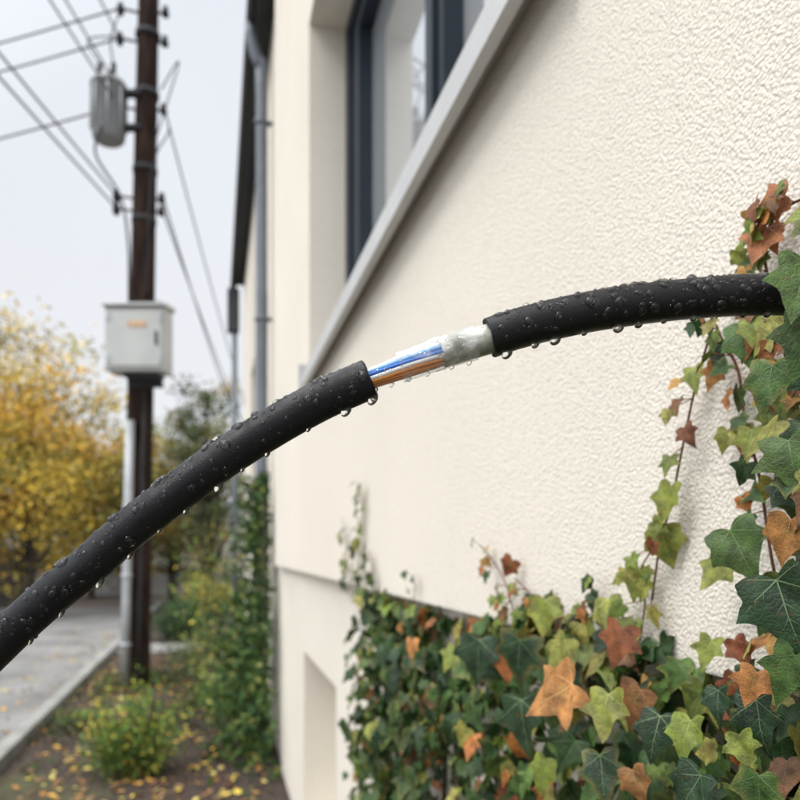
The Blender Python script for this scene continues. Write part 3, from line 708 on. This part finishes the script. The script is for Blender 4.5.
mb=MB(); hexa(mb,[Vector(p) for p in [(cx-.36,y0-.05,4.335),(cx+.36,y0-.05,4.335),(cx+.36,PY-.13,4.36),(cx-.36,PY-.13,4.36),(cx-.36,y0-.05,4.365),(cx+.36,y0-.05,4.365),(cx+.36,PY-.13,4.42),(cx-.36,PY-.13,4.42)]])
mb.obj('cabinet_lid',[M_cab],cab,bevel=.008)
mb=MB(); box(mb,cx-.18,cx+.24,y0+.1,PY-.17,3.58,3.617); sweep(mb,[(cx+.25,y0-.03,3.9),(cx+.25,y0-.03,4.05)],.015,8)
box(mb,cx-.2,cx+.2,PY-.158,PY-.10,3.5,4.5)
mb.obj('cabinet_bracket',[M_dkm],cab)
mb=MB(); box(mb,cx-.07,cx+.14,y0-.028,y0-.0225,4.10,4.17); mb.obj('cabinet_label',[PM('orange_label',(.50,.33,.2),.6,0,.5,30)],cab)
mb=MB()
for sx in (-.29,.29):
    for z in (3.75,4.22): box(mb,cx+sx-.02,cx+sx+.02,y0-.035,y0-.0225,z-.04,z+.04)
mb.obj('cabinet_hinges',[M_galv],cab)
tr_=empty('pole_transformer'); tx=-3.41
mb=MB(); ty=PY-.12
prof=[(0,.0),(.15,.0),(.18,.03),(.18,.08),(.19,.09),(.19,.62),(.205,.63),(.205,.66),(.17,.71),(.05,.74),(0,.742)]
vs=[];n=24
for r_,z in prof:
    for k in range(n):
        a=2*math.pi*k/n; vs.append(Vector((tx+r_*math.cos(a),ty+r_*math.sin(a),6.38+z)))
fs=[(j*n+k,j*n+(k+1)%n,(j+1)*n+(k+1)%n,(j+1)*n+k) for j in range(len(prof)-1) for k in range(n)]
mb.add(vs,fs)
mb.obj('tank',[PM('transformer_paint',(.24,.25,.26),.6,.1,.12,4)],tr_,smooth=True)
mb=MB()
for dx,dy in ((-.08,-.06),(.08,-.06),(0,.08)):
    sweep(mb,[(tx+dx,ty+dy,7.05+.02*i) for i in range(11)],[.02 if i%2 else .035 for i in range(11)],10)
for z in (6.55,6.95): box(mb,tx,PX+.12,ty-.03,ty+.06,z-.03,z+.03)
mb.obj('bushings_and_brackets',[M_dkm],tr_,smooth=True)
mb=MB()
for k in range(8):
    a=k*.785+.3
    p=Vector((tx+.2*math.cos(a),ty+.2*math.sin(a),0)); sweep(mb,[p+Vector((0,0,6.5)),p+Vector((0,0,6.98))],.01,6)
mb.obj('cooling_ribs',[M_galv],tr_,smooth=True)
mb=MB()
def wire(a,b,sag,r=.011,n=24):
    a=Vector(a);b=Vector(b); sweep(mb,[a.lerp(b,i/n)-Vector((0,0,sag*4*(i/n)*(1-i/n))) for i in range(n+1)],r,6)
for z,x2,dz in ((5.6,-2.9,.0),(5.75,-2.55,0),(6.8,-2.6,.1),(7.0,-2.2,.0),(7.6,-1.9,0)):
    a=pp(z)+Vector((-.3,-.08,.02)); wire(a,(x2-.3,-16,z+.3+dz),.35)
for z,e in ((7.95,8.2),(7.6,7.9),(6.8,6.9)):
    wire(pp(z)+Vector((-.3,-.08,.02)),(-30,13,e),1.2)
for z,x2 in ((5.6,-6.9),(6.8,-7.4),(5.75,-7.6)):
    wire(pp(z)+Vector((.22,-.05,.05)),(x2,42,z+.2),.8)
def loop(P,r=.009): sweep(mb,catmull(P,.04),r,6)
loop([(tx-.08,ty-.06,7.25),(tx-.2,ty-.1,7.5),pp(7.6)+Vector((-.3,-.08,.05))])
loop([(tx+.08,ty-.06,7.25),(tx+.1,ty-.2,7.45),pp(7.95)+Vector((-.3,-.08,0))])
loop([pp(6.8)+Vector((.2,-.1,0)),pp(6.5)+Vector((.32,-.15,0)),pp(6.0)+Vector((.15,-.2,0)),pp(4.6)+Vector((.1,-.16,0))])
loop([pp(7.0)+Vector((.2,-.1,0)),pp(7.3)+Vector((.42,-.15,0)),pp(7.0)+Vector((.3,-.25,-.3)),pp(6.3)+Vector((.14,-.15,0))])
loop([(tx,ty-.2,6.45),(tx-.05,ty-.25,6.1),pp(5.75)+Vector((-.25,-.1,0)),pp(5.2)+Vector((-.14,-.12,0)),pp(4.5)+Vector((-.1,-.16,0))],.014)
mb.obj('power_lines',[M_dkm],smooth=True)

# ------------------------------------------------------------------ world, sun, camera
w=bpy.data.worlds.new('World'); bpy.context.scene.world=w; w.use_nodes=True; nt=w.node_tree
bg=nt.nodes['Background']; bg.inputs['Strength'].default_value=.1
sky=nt.nodes.new('ShaderNodeTexSky'); sky.sky_type='NISHITA'; sky.sun_disc=False
EL=math.radians(48); AZ=math.radians(235)
sky.sun_elevation=EL; sky.sun_rotation=AZ; sky.dust_density=4
tc=nt.nodes.new('ShaderNodeTexCoord'); sp=nt.nodes.new('ShaderNodeSeparateXYZ'); L(nt,tc.outputs['Generated'],sp.inputs[0])
r=nt.nodes.new('ShaderNodeValToRGB'); cr=r.color_ramp; e=cr.elements
e[0].position=0; e[0].color=(.340,.345,.350,1)
e[1].position=1; e[1].color=(1,1,1,1)
x=cr.elements.new(.25); x.color=(.322,.331,.346,1)
x=cr.elements.new(.62); x.color=(.308,.322,.346,1)
x=cr.elements.new(.78); x.color=(.8,.8,.8,1)
L(nt,sp.outputs['Z'],r.inputs['Fac'])
n=nt.nodes.new('ShaderNodeTexNoise'); n.inputs['Scale'].default_value=2.2; n.inputs['Detail'].default_value=4; L(nt,tc.outputs['Generated'],n.inputs['Vector'])
mr=nt.nodes.new('ShaderNodeMapRange'); mr.inputs[3].default_value=27.5*.95; mr.inputs[4].default_value=27.5*1.06; L(nt,n.outputs['Fac'],mr.inputs[0])
dt=nt.nodes.new('ShaderNodeVectorMath'); dt.operation='DOT_PRODUCT'
sd=Vector((math.sin(AZ)*math.cos(EL),math.cos(AZ)*math.cos(EL),math.sin(EL)))
dt.inputs[1].default_value=sd; L(nt,tc.outputs['Generated'],dt.inputs[0])
m2=nt.nodes.new('ShaderNodeMapRange'); m2.inputs[1].default_value=.25; m2.inputs[2].default_value=1; m2.inputs[3].default_value=1; m2.inputs[4].default_value=2.0; L(nt,dt.outputs['Value'],m2.inputs[0])
mu=nt.nodes.new('ShaderNodeMath'); mu.operation='MULTIPLY'; L(nt,mr.outputs[0],mu.inputs[0]); L(nt,m2.outputs[0],mu.inputs[1])
vm=nt.nodes.new('ShaderNodeVectorMath'); vm.operation='SCALE'; L(nt,r.outputs['Color'],vm.inputs[0]); L(nt,mu.outputs[0],vm.inputs['Scale'])
mx=nt.nodes.new('ShaderNodeMix'); mx.data_type='RGBA'; mx.inputs[0].default_value=.93
L(nt,sky.outputs['Color'],mx.inputs[6]); L(nt,vm.outputs[0],mx.inputs[7]); L(nt,mx.outputs[2],bg.inputs['Color'])
sl=bpy.data.lights.new('sun','SUN'); sl.energy=1.1; sl.angle=math.radians(18); sl.color=(1,.96,.9)
so=bpy.data.objects.new('sun',sl); bpy.context.scene.collection.objects.link(so); so.rotation_euler=(-sd).to_track_quat('-Z','Y').to_euler(); so.location=(0,0,30)
cam=bpy.data.cameras.new('camera'); co=bpy.data.objects.new('camera',cam); bpy.context.scene.collection.objects.link(co)
co.location=(0,0,1.6); co.rotation_euler=(math.radians(90),0,0); cam.lens=33.75; cam.sensor_width=36; cam.shift_y=.1875
cam.clip_start=.02; cam.clip_end=1500
cam.dof.use_dof=True; cam.dof.focus_distance=.43; cam.dof.aperture_fstop=8.5; cam.dof.aperture_blades=0
sc=bpy.context.scene; sc.camera=co
sc.view_settings.view_transform='Standard'; sc.view_settings.look='None'; sc.view_settings.exposure=0
